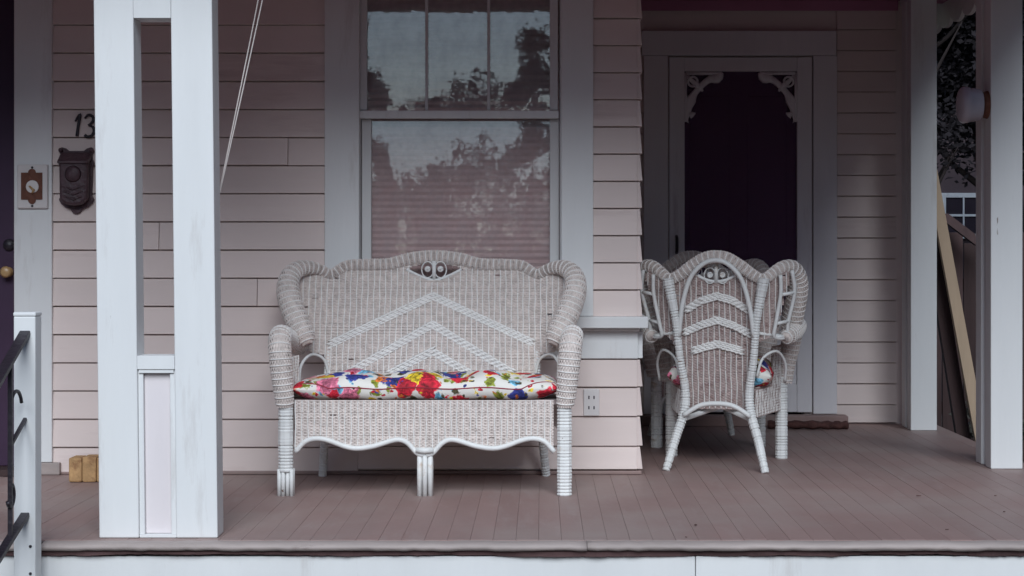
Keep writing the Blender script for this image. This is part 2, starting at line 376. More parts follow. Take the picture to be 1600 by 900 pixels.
# right-hand posts, each of two legs with a recess between
def side_post(Y0, Y1):
    p = empty('porch_post', parent=house)
    d = Y1 - Y0
    boxo('leg', M['white'], p, 2.034, 2.178, Y0, Y0 + .095, .001, 2.384, .004)
    boxo('leg', M['white'], p, 2.036, 2.176, Y1 - .10, Y1, .001, 2.384, .004)
    boxo('recess_panel', M['trim'], p, 2.05, 2.162, Y0 + .0955, Y1 - .1005, .001, 2.384, .001)
    return p
side_post(7.81, 8.09); side_post(9.50, 9.75)

# window
win = empty('window', parent=house)
yc = 7.612
boxo('casing', M['white'], win, X(507, yc), X(561, yc), yc, YW - .001, Z(495, 7.55) + .001, 2.25)
boxo('casing', M['white'], win, X(877, yc), X(927, yc), yc, YW - .001, Z(495, 7.55) + .001, 2.25)
boxo('head_casing', M['white'], win, X(500, yc), X(934, yc), yc - .008, YW - .001, 2.2505, 2.38)
xl, xr = X(561, YW), X(876, YW)
for a, b_ in ((xa, xl + .004), (xr - .004, xb)): boxo('jamb', M['trim'], win, a, b_, YW + .0005, YW + .16, .66, 2.24, .001)
boxo('jamb', M['trim'], win, xl, xr, YW, YW + .16, 2.19, 2.2395, .001)
boxo('jamb', M['trim'], win, xl, xr, YW, YW + .16, .6605, .70, .001)
yu = 7.655
us = empty('upper_sash', parent=win) if False else win
for a, b_, nm in ((X(562.5, yu), X(573.5, yu), 'sash_stile'), (X(859, yu), X(872, yu), 'sash_stile'), (X(664, yu), X(668.8, yu), 'muntin'), (X(761, yu), X(765.8, yu), 'muntin')):
    boxo(nm, M['trim'], win, a, b_, yu, yu + .03, Z(172, yu) + .0005, 2.189, .003)
boxo('meeting_rail', M['white'], win, X(562, yu), X(873, yu), yu - .012, yu + .03, Z(185, yu), Z(173, yu), .003)
for a, b_ in ((573.5, 664), (668.8, 761), (765.8, 859)):
    w0, w1 = X(a, yu) + .0005, X(b_, yu) - .0005
    o = MB().box(0, w1 - w0, 0, .003, 0, 2.188 - Z(173, yu)).build('pane', M['glass'], win, loc=(w0, yu + .014, Z(173, yu) + .001))
    o.rotation_euler = (R(random.uniform(-.12, .12)), 0, R(random.uniform(-.1, .1)))
yl = 7.69
for a, b_ in ((X(565, yl), X(580, yl)), (X(859, yl), X(873.5, yl))): boxo('sash_stile', M['trim'], win, a, b_, yl, yl + .03, .7005, Z(186, yl), .003)
boxo('sash_rail', M['trim'], win, X(580, yl) + .0005, X(859, yl) - .0005, yl, yl + .03, .7005, .76, .003)
o = MB().box(0, X(859, yl) - X(580, yl) - .001, 0, .003, 0, Z(186, yl) - .762).build('pane', M['glass'], win, loc=(X(580, yl) + .0005, yl + .004, .761))
o.rotation_euler.x = R(-1.3)
# pleated shade behind the glass
sh = MB(); n = int(1.5 / .0145); yS = 7.735
for i in range(n + 1):
    zz = .70 + i * .0145; d = .009 if i % 2 else 0
    sh.v += [(xl + .005, yS + d, zz), (xr - .005, yS + d, zz)]
for i in range(n): sh.f.append((2 * i, 2 * i + 1, 2 * i + 3, 2 * i + 2))
sh.build('pleated_shade', M['shade'], win)
boxo('room_backing', M['dark'], win, xl, xr, YW + .161, YW + .17, .66, 2.24, 0)

# screen door in the recessed wall
sd = empty('screen_door', parent=house)
yd = YB - .045
xD = lambda p: X(p, yd)
for a, b_ in ((1006, 1044), (1271, 1308)): boxo('casing', M['doortrim'], sd, xD(a), xD(b_), yd, YB - .001, .06, Z(87, yd), .003)
boxo('head_casing', M['doortrim'], sd, xD(1003), xD(1307), yd - .004, YB - .001, Z(86.5, yd), Z(48, yd), .003)
yq = yd + .012
for a, b_ in ((1046, 1070), (1246, 1269.5)): boxo('stile', M['doortrim'], sd, xD(a), xD(b_), yq, YB - .002, .068, Z(89, yd), .003)
boxo('top_rail', M['doortrim'], sd, xD(1070) + .0005, xD(1246) - .0005, yq + .001, YB - .002, Z(111, yd), Z(89, yd) - .001, .003)
boxo('middle_rail', M['doortrim'], sd, xD(1070) + .0005, xD(1246) - .0005, yq + .001, YB - .002, Z(515, yd), Z(490, yd), .003)
boxo('bottom_rail', M['doortrim'], sd, xD(1070) + .0005, xD(1246) - .0005, yq + .001, YB - .002, .069, Z(600, yd), .003)
boxo('lower_panel', M['doortrim'], sd, xD(1070) + .001, xD(1246) - .001, yq + .014, YB - .004, Z(600, yd) + .0005, Z(515, yd) - .0005, .001)
boxo('screen', M['screen'], sd, xD(1070) + .001, xD(1246) - .001, yq + .02, YB - .003, Z(490, yd) + .0005, Z(111, yd) - .0005, 0)
inr = boxo('inner_door', M['darkdoor'], sd, o0 + .002, o1 - .002, YB + .08, YB + .118, .03, oz - .002, 0)
for a, b_, z0_, z1_ in ((.07, .30, .95, 1.85), (.40, .63, .95, 1.85), (.07, .30, .2, .8), (.40, .63, .2, .8)):
    boxo('door_panel', M['darkdoor'], inr, a, b_, -.014, -.0005, z0_, z1_, .008)
def fret(sgn):
    q = lambda p, y: (xD(1158 + sgn * (p - 1158)), yq + .008, Z(y, yd))
    m = MB()
    m.tube([q(*p) for p in spline([(1070, 188), (1073, 182), (1077, 165), (1083, 150), (1093, 137), (1108, 124), (1122, 121), (1127, 112)], 20)], [.03, .022, .016, .016, .019, .022, .027, .03, .024, .019, .018, .018, .018, .019, .022, .027, .03, .027, .022, .016], 8, flat=.4)
    m.tube([q(1083 + 7.5 * math.cos(t), 127 + 7.5 * math.sin(t)) for t in np.linspace(0, 2 * math.pi, 16)], .012, 6, flat=.6)
    m.tube([q(1074, 118), q(1080, 124), q(1090, 133), q(1099, 142)], [.012, .012, .018, .006], 8, flat=.6)
    m.tube([q(1078, 180), q(1083, 178), q(1087, 176)], [.02, .014, .003], 8, flat=.5)
    m.tube([q(1072, 113), q(1072, 190)], .010, 6, flat=.8); m.tube([q(1072, 114), q(1128, 114)], .010, 6, flat=.8)
    m.build('fretwork', M['doortrim'], sd, smooth=True)
fret(1); fret(-1)
hd = MB().tube([(xD(1057), yd - .004, Z(395, yd)), (xD(1057), yd - .03, Z(391, yd)), (xD(1057), yd - .034, Z(381, yd)), (xD(1057), yd - .03, Z(372, yd)), (xD(1057), yd - .004, Z(369, yd))], .009, 8)
hd.build('handle', M['iron'], sd, smooth=True)
boxo('threshold', M['floor'], sd, xD(1000), xD(1320), YB - .16, YB - .0465, .001, .058, .004)

# dark front door at the left with its casing
fd = empty('front_door', parent=house)
boxo('casing', M['white'], fd, X(22, yc), X(81, yc), yc, YW - .001, .055, 2.2, .003)
boxo('casing', M['white'], fd, X(-250, yc), X(-190, yc), yc, YW - .001, .055, 2.2, .003)
boxo('head_casing', M['white'], fd, X(-255, yc), X(84, yc), yc - .004, YW - .001, 2.2005, 2.33, .003)
boxo('door_slab', M['darkdoor'], fd, X(-190, YW) + .002, X(21.5, YW), YW + .04, YW + .085, .03, 2.198, .003)
boxo('plinth_block', M['nose'], fd, X(40, yc), X(94, yc), yc - .012, YW - .02, .001, .0535, .004)
boxo('threshold', M['oldwood'], fd, X(-190, yc), X(38, yc), yc - .07, YW + .03, .001, .029, .004)
kx, kz = X(10, YW), Z(425, YW)
MB().tube([(kx, YW + .04, kz), (kx, YW + .015, kz), (kx, YW + .012, kz), (kx, YW - .012, kz), (kx, YW - .02, kz)], [.022, .022, .012, .026, .016], 16).build('knob', M['brass'], fd, smooth=True)
MB().tube([(kx, YW + .04, Z(383, YW)), (kx, YW + .028, Z(383, YW))], [.028, .024], 16).build('deadbolt', M['iron'], fd, smooth=True)

# ------------------------------------------------------------ things fixed to the walls
def disc(m, x, y0, y1, z, r, n=20): m.tube([(x, y0, z), (x, y1, z)], r, n); return m
# bell plate
yp_ = yc - .001
bp_ = tag(empty('doorbell', (X(52, yp_), yp_, Z(292, yp_))), 'white doorbell plate with rusty centre on the white door casing', 'doorbell')
u = yp_ / F
boxo('cover_plate', M['plastic'], bp_, -24 * u, 24 * u, -.016, 0, -34 * u, 35 * u, .006)
m = MB().box(-17 * u, 16 * u, -.021, -.0165, -20 * u, 22 * u); disc(m, 0, -.0215, -.0165, 22 * u, 6 * u, 14); disc(m, 0, -.0213, -.0165, -21 * u, 6 * u, 14)
m.build('mount', M['brown'], bp_)
disc(MB(), 1 * u, -.027, -.0216, 0, 10 * u).build('bell_ring', M['plastic'], bp_, bevel=.002)
MB().tube([(-3 * u, -.03, 1 * u), (4 * u, -.032, -6 * u), (1 * u, -.03, -10 * u)], [.004, .007, .004], 8).build('button', M['brass'], bp_, smooth=True)
for s in (-1, 1): disc(MB(), 0, -.0175, -.0161, s * 30 * u, 2 * u, 8).build('screw', M['iron'], bp_)
# house number
yn = YW - .022
hn = tag(empty('house_number', (X(117, yn), yn, Z(215, yn))), 'black slanted metal house numerals on pink clapboards above the mailbox', 'house number')
def num(pts, rad):
    P = spline([((a - 117) * u, -.006, (215 - b) * u) for a, b in pts], 24)
    rr = np.interp(np.linspace(0, 1, 24), np.linspace(0, 1, len(rad)), rad)
    MB().tube(P, list(rr * u), 8, flat=.6).build('digit', M['iron'], hn, smooth=True)
num([(118, 190), (121, 185), (126, 179), (124, 190), (122, 203), (121, 213)], [1.2, 2, 2.2, 2.4, 2.4, 2.8])
num([(133, 185), (138, 180), (144, 181), (147, 187), (142, 194), (138, 196), (145, 198), (148, 205), (144, 212), (137, 214), (133, 211)], [1.5, 2.2, 2.2, 2.8, 2, 1.2, 2, 2.8, 2.4, 2.2, 2.6])
# mailbox
mb = tag(empty('mailbox', (X(122.5, YW), YW - .02, Z(335, YW))), 'ornate dark bronze mailbox hung on the pink clapboards', 'mailbox')
q = lambda a, b: ((a - 122.5) * u, (335 - b) * u)
half = [(122.5, 335), (128, 333), (132, 327), (140, 324), (147, 318), (150, 312), (147, 306), (148, 262), (151, 256), (148, 249), (147, 243), (150, 236), (146, 230), (139, 232), (134, 236), (122.5, 236)]
out = [q(a, b) for a, b in half] + [q(245 - a, b) for a, b in reversed(half[1:-1])]
MB().prism(out, -.016, 0).build('back_plate', M['bronze'], mb, bevel=.003)
MB().prism([q(*p) for p in [(122.5, 322), (135, 320), (144, 312), (145, 250), (100, 250), (101, 312), (110, 320)]], -.07, -.0165).build('box', M['bronze'], mb, bevel=.012)
m = MB(); m.v = [(-24 * u, -.0165, 97 * u), (24 * u, -.0165, 97 * u), (24 * u, -.08, 82 * u), (-24 * u, -.08, 82 * u), (-24 * u, -.0165, 84 * u), (24 * u, -.0165, 84 * u), (24 * u, -.08, 78 * u), (-24 * u, -.08, 78 * u)]
m.f = [(0, 3, 2, 1), (4, 5, 6, 7), (3, 7, 6, 2), (0, 4, 7, 3), (1, 2, 6, 5), (0, 1, 5, 4)]
m.build('lid', M['bronze'], mb, bevel=.004)
m = MB(); m.tube([(0, -.07, 62 * u), (0, -.078, 62 * u), (0, -.082, 62 * u)], [13 * u, 11 * u, 4 * u], 20); m.build('medallion', M['bronze'], mb, smooth=True)
for s in (-1, 1): MB().tube([(s * 24 * u, -.018, 100 * u), (s * 24 * u, -.026, 100 * u)], [4 * u, 2.5 * u], 12).build('scroll_ear', M['bronze'], mb, smooth=True)
for t in range(3): MB().tube([((-16 + 1 * t) * u, -.073, (44 - 8 * t) * u), (0, -.076, (38 - 8 * t) * u), ((16 - 1 * t) * u, -.073, (44 - 8 * t) * u)], .003, 6).build('relief_scroll', M['bronze'], mb)
# outlet
yo = YW - .016
ol = tag(empty('power_outlet', (X(924, yo), yo, Z(628.5, yo))), 'ivory outlet plate on the clapboards beside the settee', 'outlet')
boxo('cover_plate', M['plastic'], ol, -12.5 * u, 12.5 * u, -.016, .002, -21 * u, 21 * u, .004)
for zz in (8, -8):
    for xx in (-4, 4): boxo('slot', M['dark'], ol, (xx - 1) * u, (xx + 1) * u, -.0165, -.0155, (zz - 2.5) * u, (zz + 2.5) * u, 0)
# round lamp on the second post
lp = tag(empty('wall_lamp', (2.034, 7.87, Z(164, 7.87))), 'round white lamp on the side of the porch post', 'lamp')
uL = 7.87 / F
MB().tube([(0, 0, 0), (-.02, 0, 0), (-.035, 0, 0)], [22 * uL, 20 * uL, 14 * uL], 24).build('base', M['brown'], lp, smooth=False, bevel=.002)
MB().tube([(-.03, 0, 0), (-.04, 0, 0), (-.085, 0, 0), (-.09, 0, 0), (-.115, 0, 0), (-.127, 0, 0), (-.132, 0, 0)], [23 * uL, 25 * uL, 27 * uL, 28.5 * uL, 28.5 * uL, 24 * uL, 12 * uL], 32).build('lamp_shade', M['lampw'], lp, smooth=True)
# cords running from the ceiling to the back of the pillar
for i, (a, b_) in enumerate((((427, -80), (345.5, 292)), ((419, -80), (345, 288)))):
    yk = 6.10 + .01 * i; pts = [(X(a[0] + (b_[0] - a[0]) * t + 3 * t * (1 - t), yk), yk, Z(a[1] + (b_[1] - a[1]) * t, yk)) for t in np.linspace(-.27, 1.1, 9)]
    tag(MB().tube(pts, .0022, 6).build('cord', M['cord']), ['thin pale cord slanting down to the pillar, on the window side of its twin', 'thin pale cord slanting down to the pillar, closer to the pillar than its twin'][i], 'cord', 'cords beside the pillar')
# bricks on the floor beside the pillar
yk = 2640.6 / (754 - 395)
lab = ['tan brick on the porch floor beside the plinth of the door casing', 'tan brick in the middle of the row of three by the pillar', 'tan brick tucked behind the porch pillar']
for i, (a, b_) in enumerate(((107, 127.5), (128, 150), (150.5, 176))):
    o = boxo('brick', M['brick'], None, X(a, yk), X(b_, yk), yk, yk + .1, .001, .105 + .004 * (i % 2), .007)
    tag(o, lab[i], 'brick', 'bricks by the wall')
# rolled mat at the screen door
mt = MB(); P = spline([(X(1200, 9.6), 9.62, .022), (X(1240, 9.6), 9.60, .024), (X(1290, 9.6), 9.59, .022), (X(1322, 9.6), 9.6, .02)], 24)
mt.tube(P, [.022 + .004 * math.sin(i * 1.7) for i in range(24)], 10, flat=2.2)
tag(mt.build('door_mat', M['rug'], None, smooth=True), 'dark brown rolled mat on the floor before the screen door', 'mat')

# ------------------------------------------------------------ wicker
def weave_panel(surf, inside, x0, x1, z0, z1, p=.0125, rp=.0062, A=.0026):
    """horizontal strands woven over vertical stakes; surf(x,z) -> y"""
    st, sk = MB(), MB(); n = int((x1 - x0) / p); hh = rp * .56; t = .0020
    for r in range(int((z1 - z0) / rp)):
        z = z0 + r * rp; run = []
        zj = random.uniform(-.0011, .0011)
        def flush(run):
            if len(run) < 2: return
            i0 = len(st.v)
            for (x, y) in run: st.v += [(x, y - t, z + zj), (x, y, z + hh + zj), (x, y + t, z + zj), (x, y, z - hh + zj)]
            for i in range(len(run) - 1):
                for k in range(4):
                    a, b = i0 + 4 * i + k, i0 + 4 * i + (k + 1) % 4; st.f.append((a, b, b + 4, a + 4))
        for i in range(n + 1):
            x = x0 + i * p
            if inside(x, z) and random.random() > .0015: run.append((x, surf(x, z) + A * (1 if (i + r) % 2 else -1) * random.uniform(.7, 1.2)))
            else: flush(run); run = []
        flush(run)
    for i in range(0, n + 1, 2):
        x = x0 + i * p + random.uniform(-.0015, .0015); run = []; wv = random.uniform(0, 6)
        zs = np.arange(z0, z1, .02)
        for z in list(zs) + [None]:
            if z is not None and inside(x, z): run.append((x, z))
            else:
                if len(run) > 1:
                    for s in (-1, 1): sk.tube([(a + .0012 * math.sin(b * 40 + wv), surf(a, b) + s * (.0026 + .0012 * math.sin(b * 90 + wv)), b) for a, b in run], .0027, 5, cap=False)
                run = []
    return st, sk
def weave_roll(path, rad, p=.0125, rp=.0065, A=.0022):
    """strands running along a roll, bound by rings"""
    P = [np.array(q_) for q_ in path]; d = [0]
    for a, b in zip(P, P[1:]): d.append(d[-1] + np.linalg.norm(b - a))
    L = d[-1]; n = max(3, int(L / p)); ts = np.linspace(0, L, n + 1)
    Q = np.array([[np.interp(t, d, [q_[k] for q_ in P]) for k in range(3)] for t in ts]); rr = np.interp(ts, d, rad)
    T = np.gradient(Q, axis=0); T /= np.linalg.norm(T, axis=1)[:, None]
    nr = np.array([0, -1, .2]); fr = []
    for i in range(n + 1):
        nr = nr - T[i] * nr.dot(T[i]); nr /= np.linalg.norm(nr); fr.append((nr, np.cross(T[i], nr)))
    st, sk, co = MB(), MB(), MB()
    ns = int(2 * math.pi * max(rr) / rp); ns += ns % 2
    hw = [r_ * math.pi / ns * 1.08 for r_ in rr]
    for j in range(ns):
        a = 2 * math.pi * j / ns; i0 = len(st.v)
        for i in range(n + 1):
            e1, e2 = fr[i]; out = e1 * math.cos(a) + e2 * math.sin(a); tan = -e1 * math.sin(a) + e2 * math.cos(a)
            c = Q[i] + out * (rr[i] + A * (1 if (i + j) % 2 else -1) * random.uniform(.7, 1.2))
            st.v += [tuple(c + out * .002), tuple(c + tan * hw[i]), tuple(c - tan * hw[i])]
        for i in range(n):
            for k in range(3):
                b0, b1 = i0 + 3 * i + k, i0 + 3 * i + (k + 1) % 3; st.f.append((b0, b1, b1 + 3, b0 + 3))
    for i in range(1, n, 2):
        e1, e2 = fr[i]
        ring = [Q[i] + (e1 * math.cos(a) + e2 * math.sin(a)) * (rr[i] + .0018) for a in np.linspace(0, 2 * math.pi, 19)]
        sk.tube([tuple(v) for v in ring], .0030, 5, cap=False)
    co.tube([tuple(v) for v in Q], list(rr - .004), 12)
    return st, sk, co
def add_roll(root, name, path, rad, STR='strand', **k):
    st, sk, co = weave_roll(path, rad, **k)
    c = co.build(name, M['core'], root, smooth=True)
    a = st.build('strands', M[STR], c); a['kind'] = 'stuff'
    b = sk.build('binding_rings', M['stake'], c, smooth=True); b['kind'] = 'stuff'
def add_panel(root, name, surf, inside, x0, x1, z0, z1, STR='strand', **k):
    st, sk = weave_panel(surf, inside, x0, x1, z0, z1, **k)
    a = st.build(name, M[STR], root); a['kind'] = 'stuff'
    b = sk.build('stakes', M['stake'], a, smooth=True); b['kind'] = 'stuff'
    return a
def wrapped(path, rad, step=.013):
    """a pole bound with cane: slightly ringed tube"""
    P = [np.array(q_) for q_ in path]; d = [0]
    for a, b in zip(P, P[1:]): d.append(d[-1] + np.linalg.norm(b - a))
    ts = np.arange(0, d[-1], step / 3); Q = [tuple(np.interp(t, d, [q_[k] for q_ in P]) for k in range(3)) for t in ts]
    if not hasattr(rad, '__len__'): rad = [rad] * len(P)
    rr = [np.interp(t, d, rad) - (random.choice((.001, .003, .0045)) if i % 3 == 0 else 0) + random.uniform(-.0008, .0008) for i, t in enumerate(ts)]
    return MB().tube(Q, rr, 10)
def chevrons(root, surf, lists, p=.0125):
    for pts in lists:
        m = MB(); xs = [a for a, b in pts]; zs = [b for a, b in pts]; x = xs[0]
        while x < xs[-1]:
            z = np.interp(x, xs, zs); sl = np.interp(x + .01, xs, zs) - z; sg = 1 if sl >= 0 else -1
            for q_, dz in enumerate((-.0135, -.0045, .0045, .0135)):
                xq = x + (p * .8 if q_ % 2 else 0)
                for s in (-1, 1):
                    y = surf(xq, z) + s * .0065; j = random.uniform(-.001, .001); zq = np.interp(xq, xs, zs) + dz
                    m.tube([(xq - .017, y - s * .005, zq - .002 * sg), (xq, y + s * .002, zq + j), (xq + .017, y - s * .005, zq + .009 * sg)], [.003, .0056, .003], 6)
            x += p * 1.6
        m.build('chevron_band', M['stake'], root, smooth=True)
def mirror(P): return [(-a, b, c) for a, b, c in P]

def make_seat(name, cfg):
    root = empty(name); c = cfg; STR = c.get('strand', 'strand')
    ysurf = lambda x, z: c['yb'] + c['lean'] * (z - .38) - c['wrap'] * max(0, abs(x) - c['xw']) ** 1.0
    top = lambda x: np.interp(abs(x), c['tx'], c['tz'])
    def inside(x, z):
        ax = abs(x)
        if z > top(x) - .005: return False
        if ax > np.interp(z, c['sz'], c['sx']): return False
        ex, ez0, ez1 = c['eye']      # opening under the crest
        if ax < ex:
            q_ = 1 - (ax / ex) ** c['eyep']
            if c['ezm'] - (c['ezm'] - ez0) * q_ < z < c['ezm'] + (ez1 - c['ezm']) * q_: return False
        return True
    add_panel(root, 'back_weave', ysurf, inside, -c['tx'][-1], c['tx'][-1], c['z0'], max(c['tz']), STR=STR)
    chevrons(root, ysurf, c['chev'])
    # rolled crest with its wings
    crest = [(x, ysurf(x, z) + dy, z) for x, z, dy, r_ in c['crest']]; cr = [r_ for *_, r_ in c['crest']]
    full = [(*v, r_) for v, r_ in zip(mirror(crest)[::-1][:-1], cr[::-1][:-1])] + [(*v, r_) for v, r_ in zip(crest, cr)]
    S = spline(full, 140); add_roll(root, 'rolled_crest', [s[:3] for s in S], [s[3] for s in S])
    # little scroll ornament in the eye
    ex, ez0, ez1 = c['eye']; zc = c['ezm'] - .002; y0 = ysurf(0, zc); h_ = (ez1 - ez0) / 2
    eye = []
    for t in np.linspace(0, math.pi, 17):
        xx = ex * math.cos(t); q_ = 1 - (abs(xx) / ex) ** c['eyep']; eye.append((xx, ysurf(xx, zc) - .003, c['ezm'] - (c['ezm'] - ez0) * q_))
    MB().tube(eye, .007, 8).build('eye_rim', M['cane'], root, smooth=True)
    eye = [(a, b, 2 * c['ezm'] - z if c['ez_sym'] else z) for a, b, z in eye]
    MB().tube([(0, y0, ez0), (0, y0, ez1 + .004)], .009, 8).build('eye_post', M['cane'], root, smooth=True)
    for s in (-1, 1):
        MB().tube([(s * (.028 + .026 * math.cos(t)), y0, zc + h_ * .85 * math.sin(t)) for t in np.linspace(0, 2 * math.pi, 20)], .0032, 6).build('eye_ring', M['cane'], root, smooth=True)
        m = MB()
        for k, r_ in enumerate((.010, .006, .003)): m.tube([(s * .028 + r_ * math.cos(t), y0 - .002 - k * .002, zc + .003 + r_ * math.sin(t)) for t in np.linspace(0, 2 * math.pi, 12)], .004, 5)
        m.build('eye_scroll', M['cane'], root, smooth=True)
    # arms: a roll that runs forward and turns down to the front leg
    for sg in (-1, 1):
        A = [(sg * a, b, z, r_) for a, b, z, r_ in c['arm']]; S = spline(A, 60)
        add_roll(root, 'arm', [s[:3] for s in S], [s[3] for s in S])
        # woven side under the arm
        st, sk = MB(), MB()
        f0, f1 = c['side_y']; xs = lambda y: sg * np.interp(y, [f0, f1], c['side_x'])
        s_, k_ = weave_panel(lambda a, b: 0, lambda a, b: b < (c['side_t'] if a < f0 + .17 else c['seat'] + .005), f0, f1, c['seat'] - .13, c['side_t'])
        for mm in (s_, k_): mm.v = [(xs(a) + b, a, z) for a, b, z in mm.v]
        a = s_.build('side_weave', M[STR], root); a['kind'] = 'stuff'
        b = k_.build('stakes', M['stake'], a, smooth=True); b['kind'] = 'stuff'
        wp = MB().tube(spline([(sg * a, b, z) for a, b, z in c['hoop']], 20), .0065, 8); wp.build('arm_hoop', M['cane'], root, smooth=True)
        # rear leg carries on upward as back post
        wrapped([tuple(s) for s in spline([(sg * a, b, z) for a, b, z, r_ in c['post']], 40)], list(np.interp(np.linspace(0, 1, 40), np.linspace(0, 1, len(c['post'])), [r_ for *_, r_ in c['post']]))).build('rear_leg', M['cane'], root)
        # open frame at the back of the wing
        if c['ladder']:
            m = MB(); l1 = [(sg * a, b, z) for a, b, z in c['ladder'][0]]; l2 = [(sg * a, b, z) for a, b, z in c['ladder'][1]]
            m.tube(spline(l1 + l2[::-1], 30), .009, 8)
            for k in range(1, len(l1)): m.tube([l1[k], l2[k]], .008, 8)
            m.tube([l1[-1], (sg * c['post'][-3][0], c['post'][-3][1], l1[-1][2] + .02)], .008, 8)
            m.build('wing_frame', M['cane'], root, smooth=True)
    # seat deck
    xs = c['side_x']; f0, f1 = c['side_y']
    d = MB(); zt = c['seat']
    d.v = [(-xs[0], f0 + .01, zt - .02), (xs[0], f0 + .01, zt - .02), (xs[1], f1 - .06, zt - .02), (-xs[1], f1 - .06, zt - .02), (-xs[0], f0 + .01, zt), (xs[0], f0 + .01, zt), (xs[1], f1 - .06, zt), (-xs[1], f1 - .06, zt)]
    d.f = [(0, 3, 2, 1), (4, 5, 6, 7), (0, 1, 5, 4), (1, 2, 6, 5), (2, 3, 7, 6), (3, 0, 4, 7)]
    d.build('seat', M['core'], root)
    # front apron with its scalloped cane edge
    ax = [a for a, b in c['apron']]; az = [b for a, b in c['apron']]
    low = lambda x: np.interp(abs(x), ax, az)
    yf = c['yf']
    add_panel(root, 'front_apron', lambda x, z: yf, lambda x, z: z > low(x), -ax[-1], ax[-1], min(az), zt + .006, STR=STR)
    for s in (-1, 1):
        if c['mid_leg']:
            MB().tube([(s * v[0], yf - .004, v[1]) for v in spline([(a, b) for a, b in c['apron']], 50)], .0105, 8).build('apron_edge', M['cane'], root, smooth=True)
    if not c['mid_leg']:
        MB().tube([(v[0], yf - .004, v[1]) for v in spline([(-a, b) for a, b in c['apron'][::-1]] + list(c['apron'][1:]), 60)], .0095, 8).build('apron_edge', M['cane'], root, smooth=True)
        # back apron between the rear legs, cross stretcher
        bw = c['back_low']
        MB().tube([(v[0], v[1], v[2]) for v in spline([(-bw, c['post'][1][1], .245), (-bw * .5, c['post'][1][1], .29), (0, c['post'][1][1], .30), (bw * .5, c['post'][1][1], .29), (bw, c['post'][1][1], .245)], 24)], .011, 8).build('back_edge', M['cane'], root, smooth=True)
        for s in (-1, 1):
            MB().tube([(s * .17, .24, .22), (0, .05, .27), (-s * .2, -.2, .24)], .012, 8).build('stretcher', M['cane'], root, smooth=True)
    # front legs
    def bundle(x, y, z1, n, wid):
        m = MB(); j0 = -(n - 1) / 2
        for i in range(n):
            xx = x + (j0 + i) * wid
            m.tube([(xx, y - .005 * (i % 2), 0), (xx, y - .005 * (i % 2), z1)], wid * .5, 8)
            m.tube([(xx, y + .03, 0), (xx, y + .03, z1)], wid * .5, 8)
        return m
    lx = c['leg_x']
    for s in (-1, 1):
        zsplit = c['split'][0 if s < 0 else 1]
        lg = wrapped([(s * lx, yf + .012, max(.0, zsplit - .01)), (s * lx, yf + .012, c['arm'][-1][2] + .03)], c['leg_r']).build('front_leg', M['cane'], root)
        if zsplit > .02: bundle(s * lx, yf, zsplit, 4, .0168).build('pole_bundle', M['cane'], lg, smooth=True)
    if c['mid_leg']:
        lg = bundle(0, yf, .185, 3, .0215).build('middle_leg', M['cane'], root, smooth=True)
        MB().tube([(-.034, yf - .014, .186), (0, yf - .02, .184), (.034, yf - .014, .186)], .012, 8).build('binding', M['cane'], lg, smooth=True)
    return root

def cushion(name, hw, d0, d1, th, tufts, origin, rz, label, group=None, seed=1):
    """tufted seat pad; local y from d0 to d1, rests on z = 0"""
    root = empty(name, origin, rz); rnd = random.Random(seed)
    nu, nv = 90, 30; m = MB(); yc_ = (d0 + d1) / 2; hd_ = (d1 - d0) / 2
    ring = []
    def surf(a, b, top):
        ex = (1 - abs(a) ** 5) ** .5 * (1 - abs(b) ** 4) ** .5
        puff = 1
        for (ta, tb) in tufts: puff -= .75 * math.exp(-(((a - ta) * hw) ** 2 + ((b - tb) * hd_) ** 2) / .0030)
        wob = 1 + .12 * math.sin(a * 12 + seed) + .06 * math.sin(a * 23 + b * 5)
        z = th * (.42 + .03 * math.sin(a * 12 + seed + .6)) + (th * .58 * ex * max(puff, .25) * wob if top else -th * .42 * min(1, ex * 1.6))
        return (a * hw * (1 + .012 * math.sin(b * 7)), yc_ + b * hd_ * (1 + .02 * math.sin(a * 19 + seed)), z)
    for top in (1, 0):
        i0 = len(m.v)
        for i in range(nu + 1):
            for j in range(nv + 1):
                a = math.sin(math.pi / 2 * (2 * i / nu - 1)); b = math.sin(math.pi / 2 * (2 * j / nv - 1))
                m.v.append(surf(a, b, top))
        for i in range(nu):
            for j in range(nv):
                a = i0 + i * (nv + 1) + j; q_ = (a, a + nv + 1, a + nv + 2, a + 1); m.f.append(q_ if top else q_[::-1])
    m.build('pad', M['floral'], root, smooth=True)
    t_ = [];
    for k in range(121):
        t = k / 120 * 2 * math.pi; a = max(-1, min(1, 1.25 * math.cos(t) )); b = max(-1, min(1, 1.25 * math.sin(t)))
        if abs(math.cos(t)) > .8 : a = math.copysign(1, math.cos(t))
        t_.append(surf(a * .999, b * .999, 1))
    MB().tube(t_, .0026, 6, cap=False).build('piping', M['piping'], root, smooth=True)
    for (ta, tb) in tufts:
        p_ = surf(ta, tb, 1); MB().tube([(p_[0], p_[1], p_[2] - .004), (p_[0], p_[1], p_[2] + .004)], [.011, .006], 10).build('button', M['floral'], root, smooth=True)
    return tag(root, label, 'cushion', group)

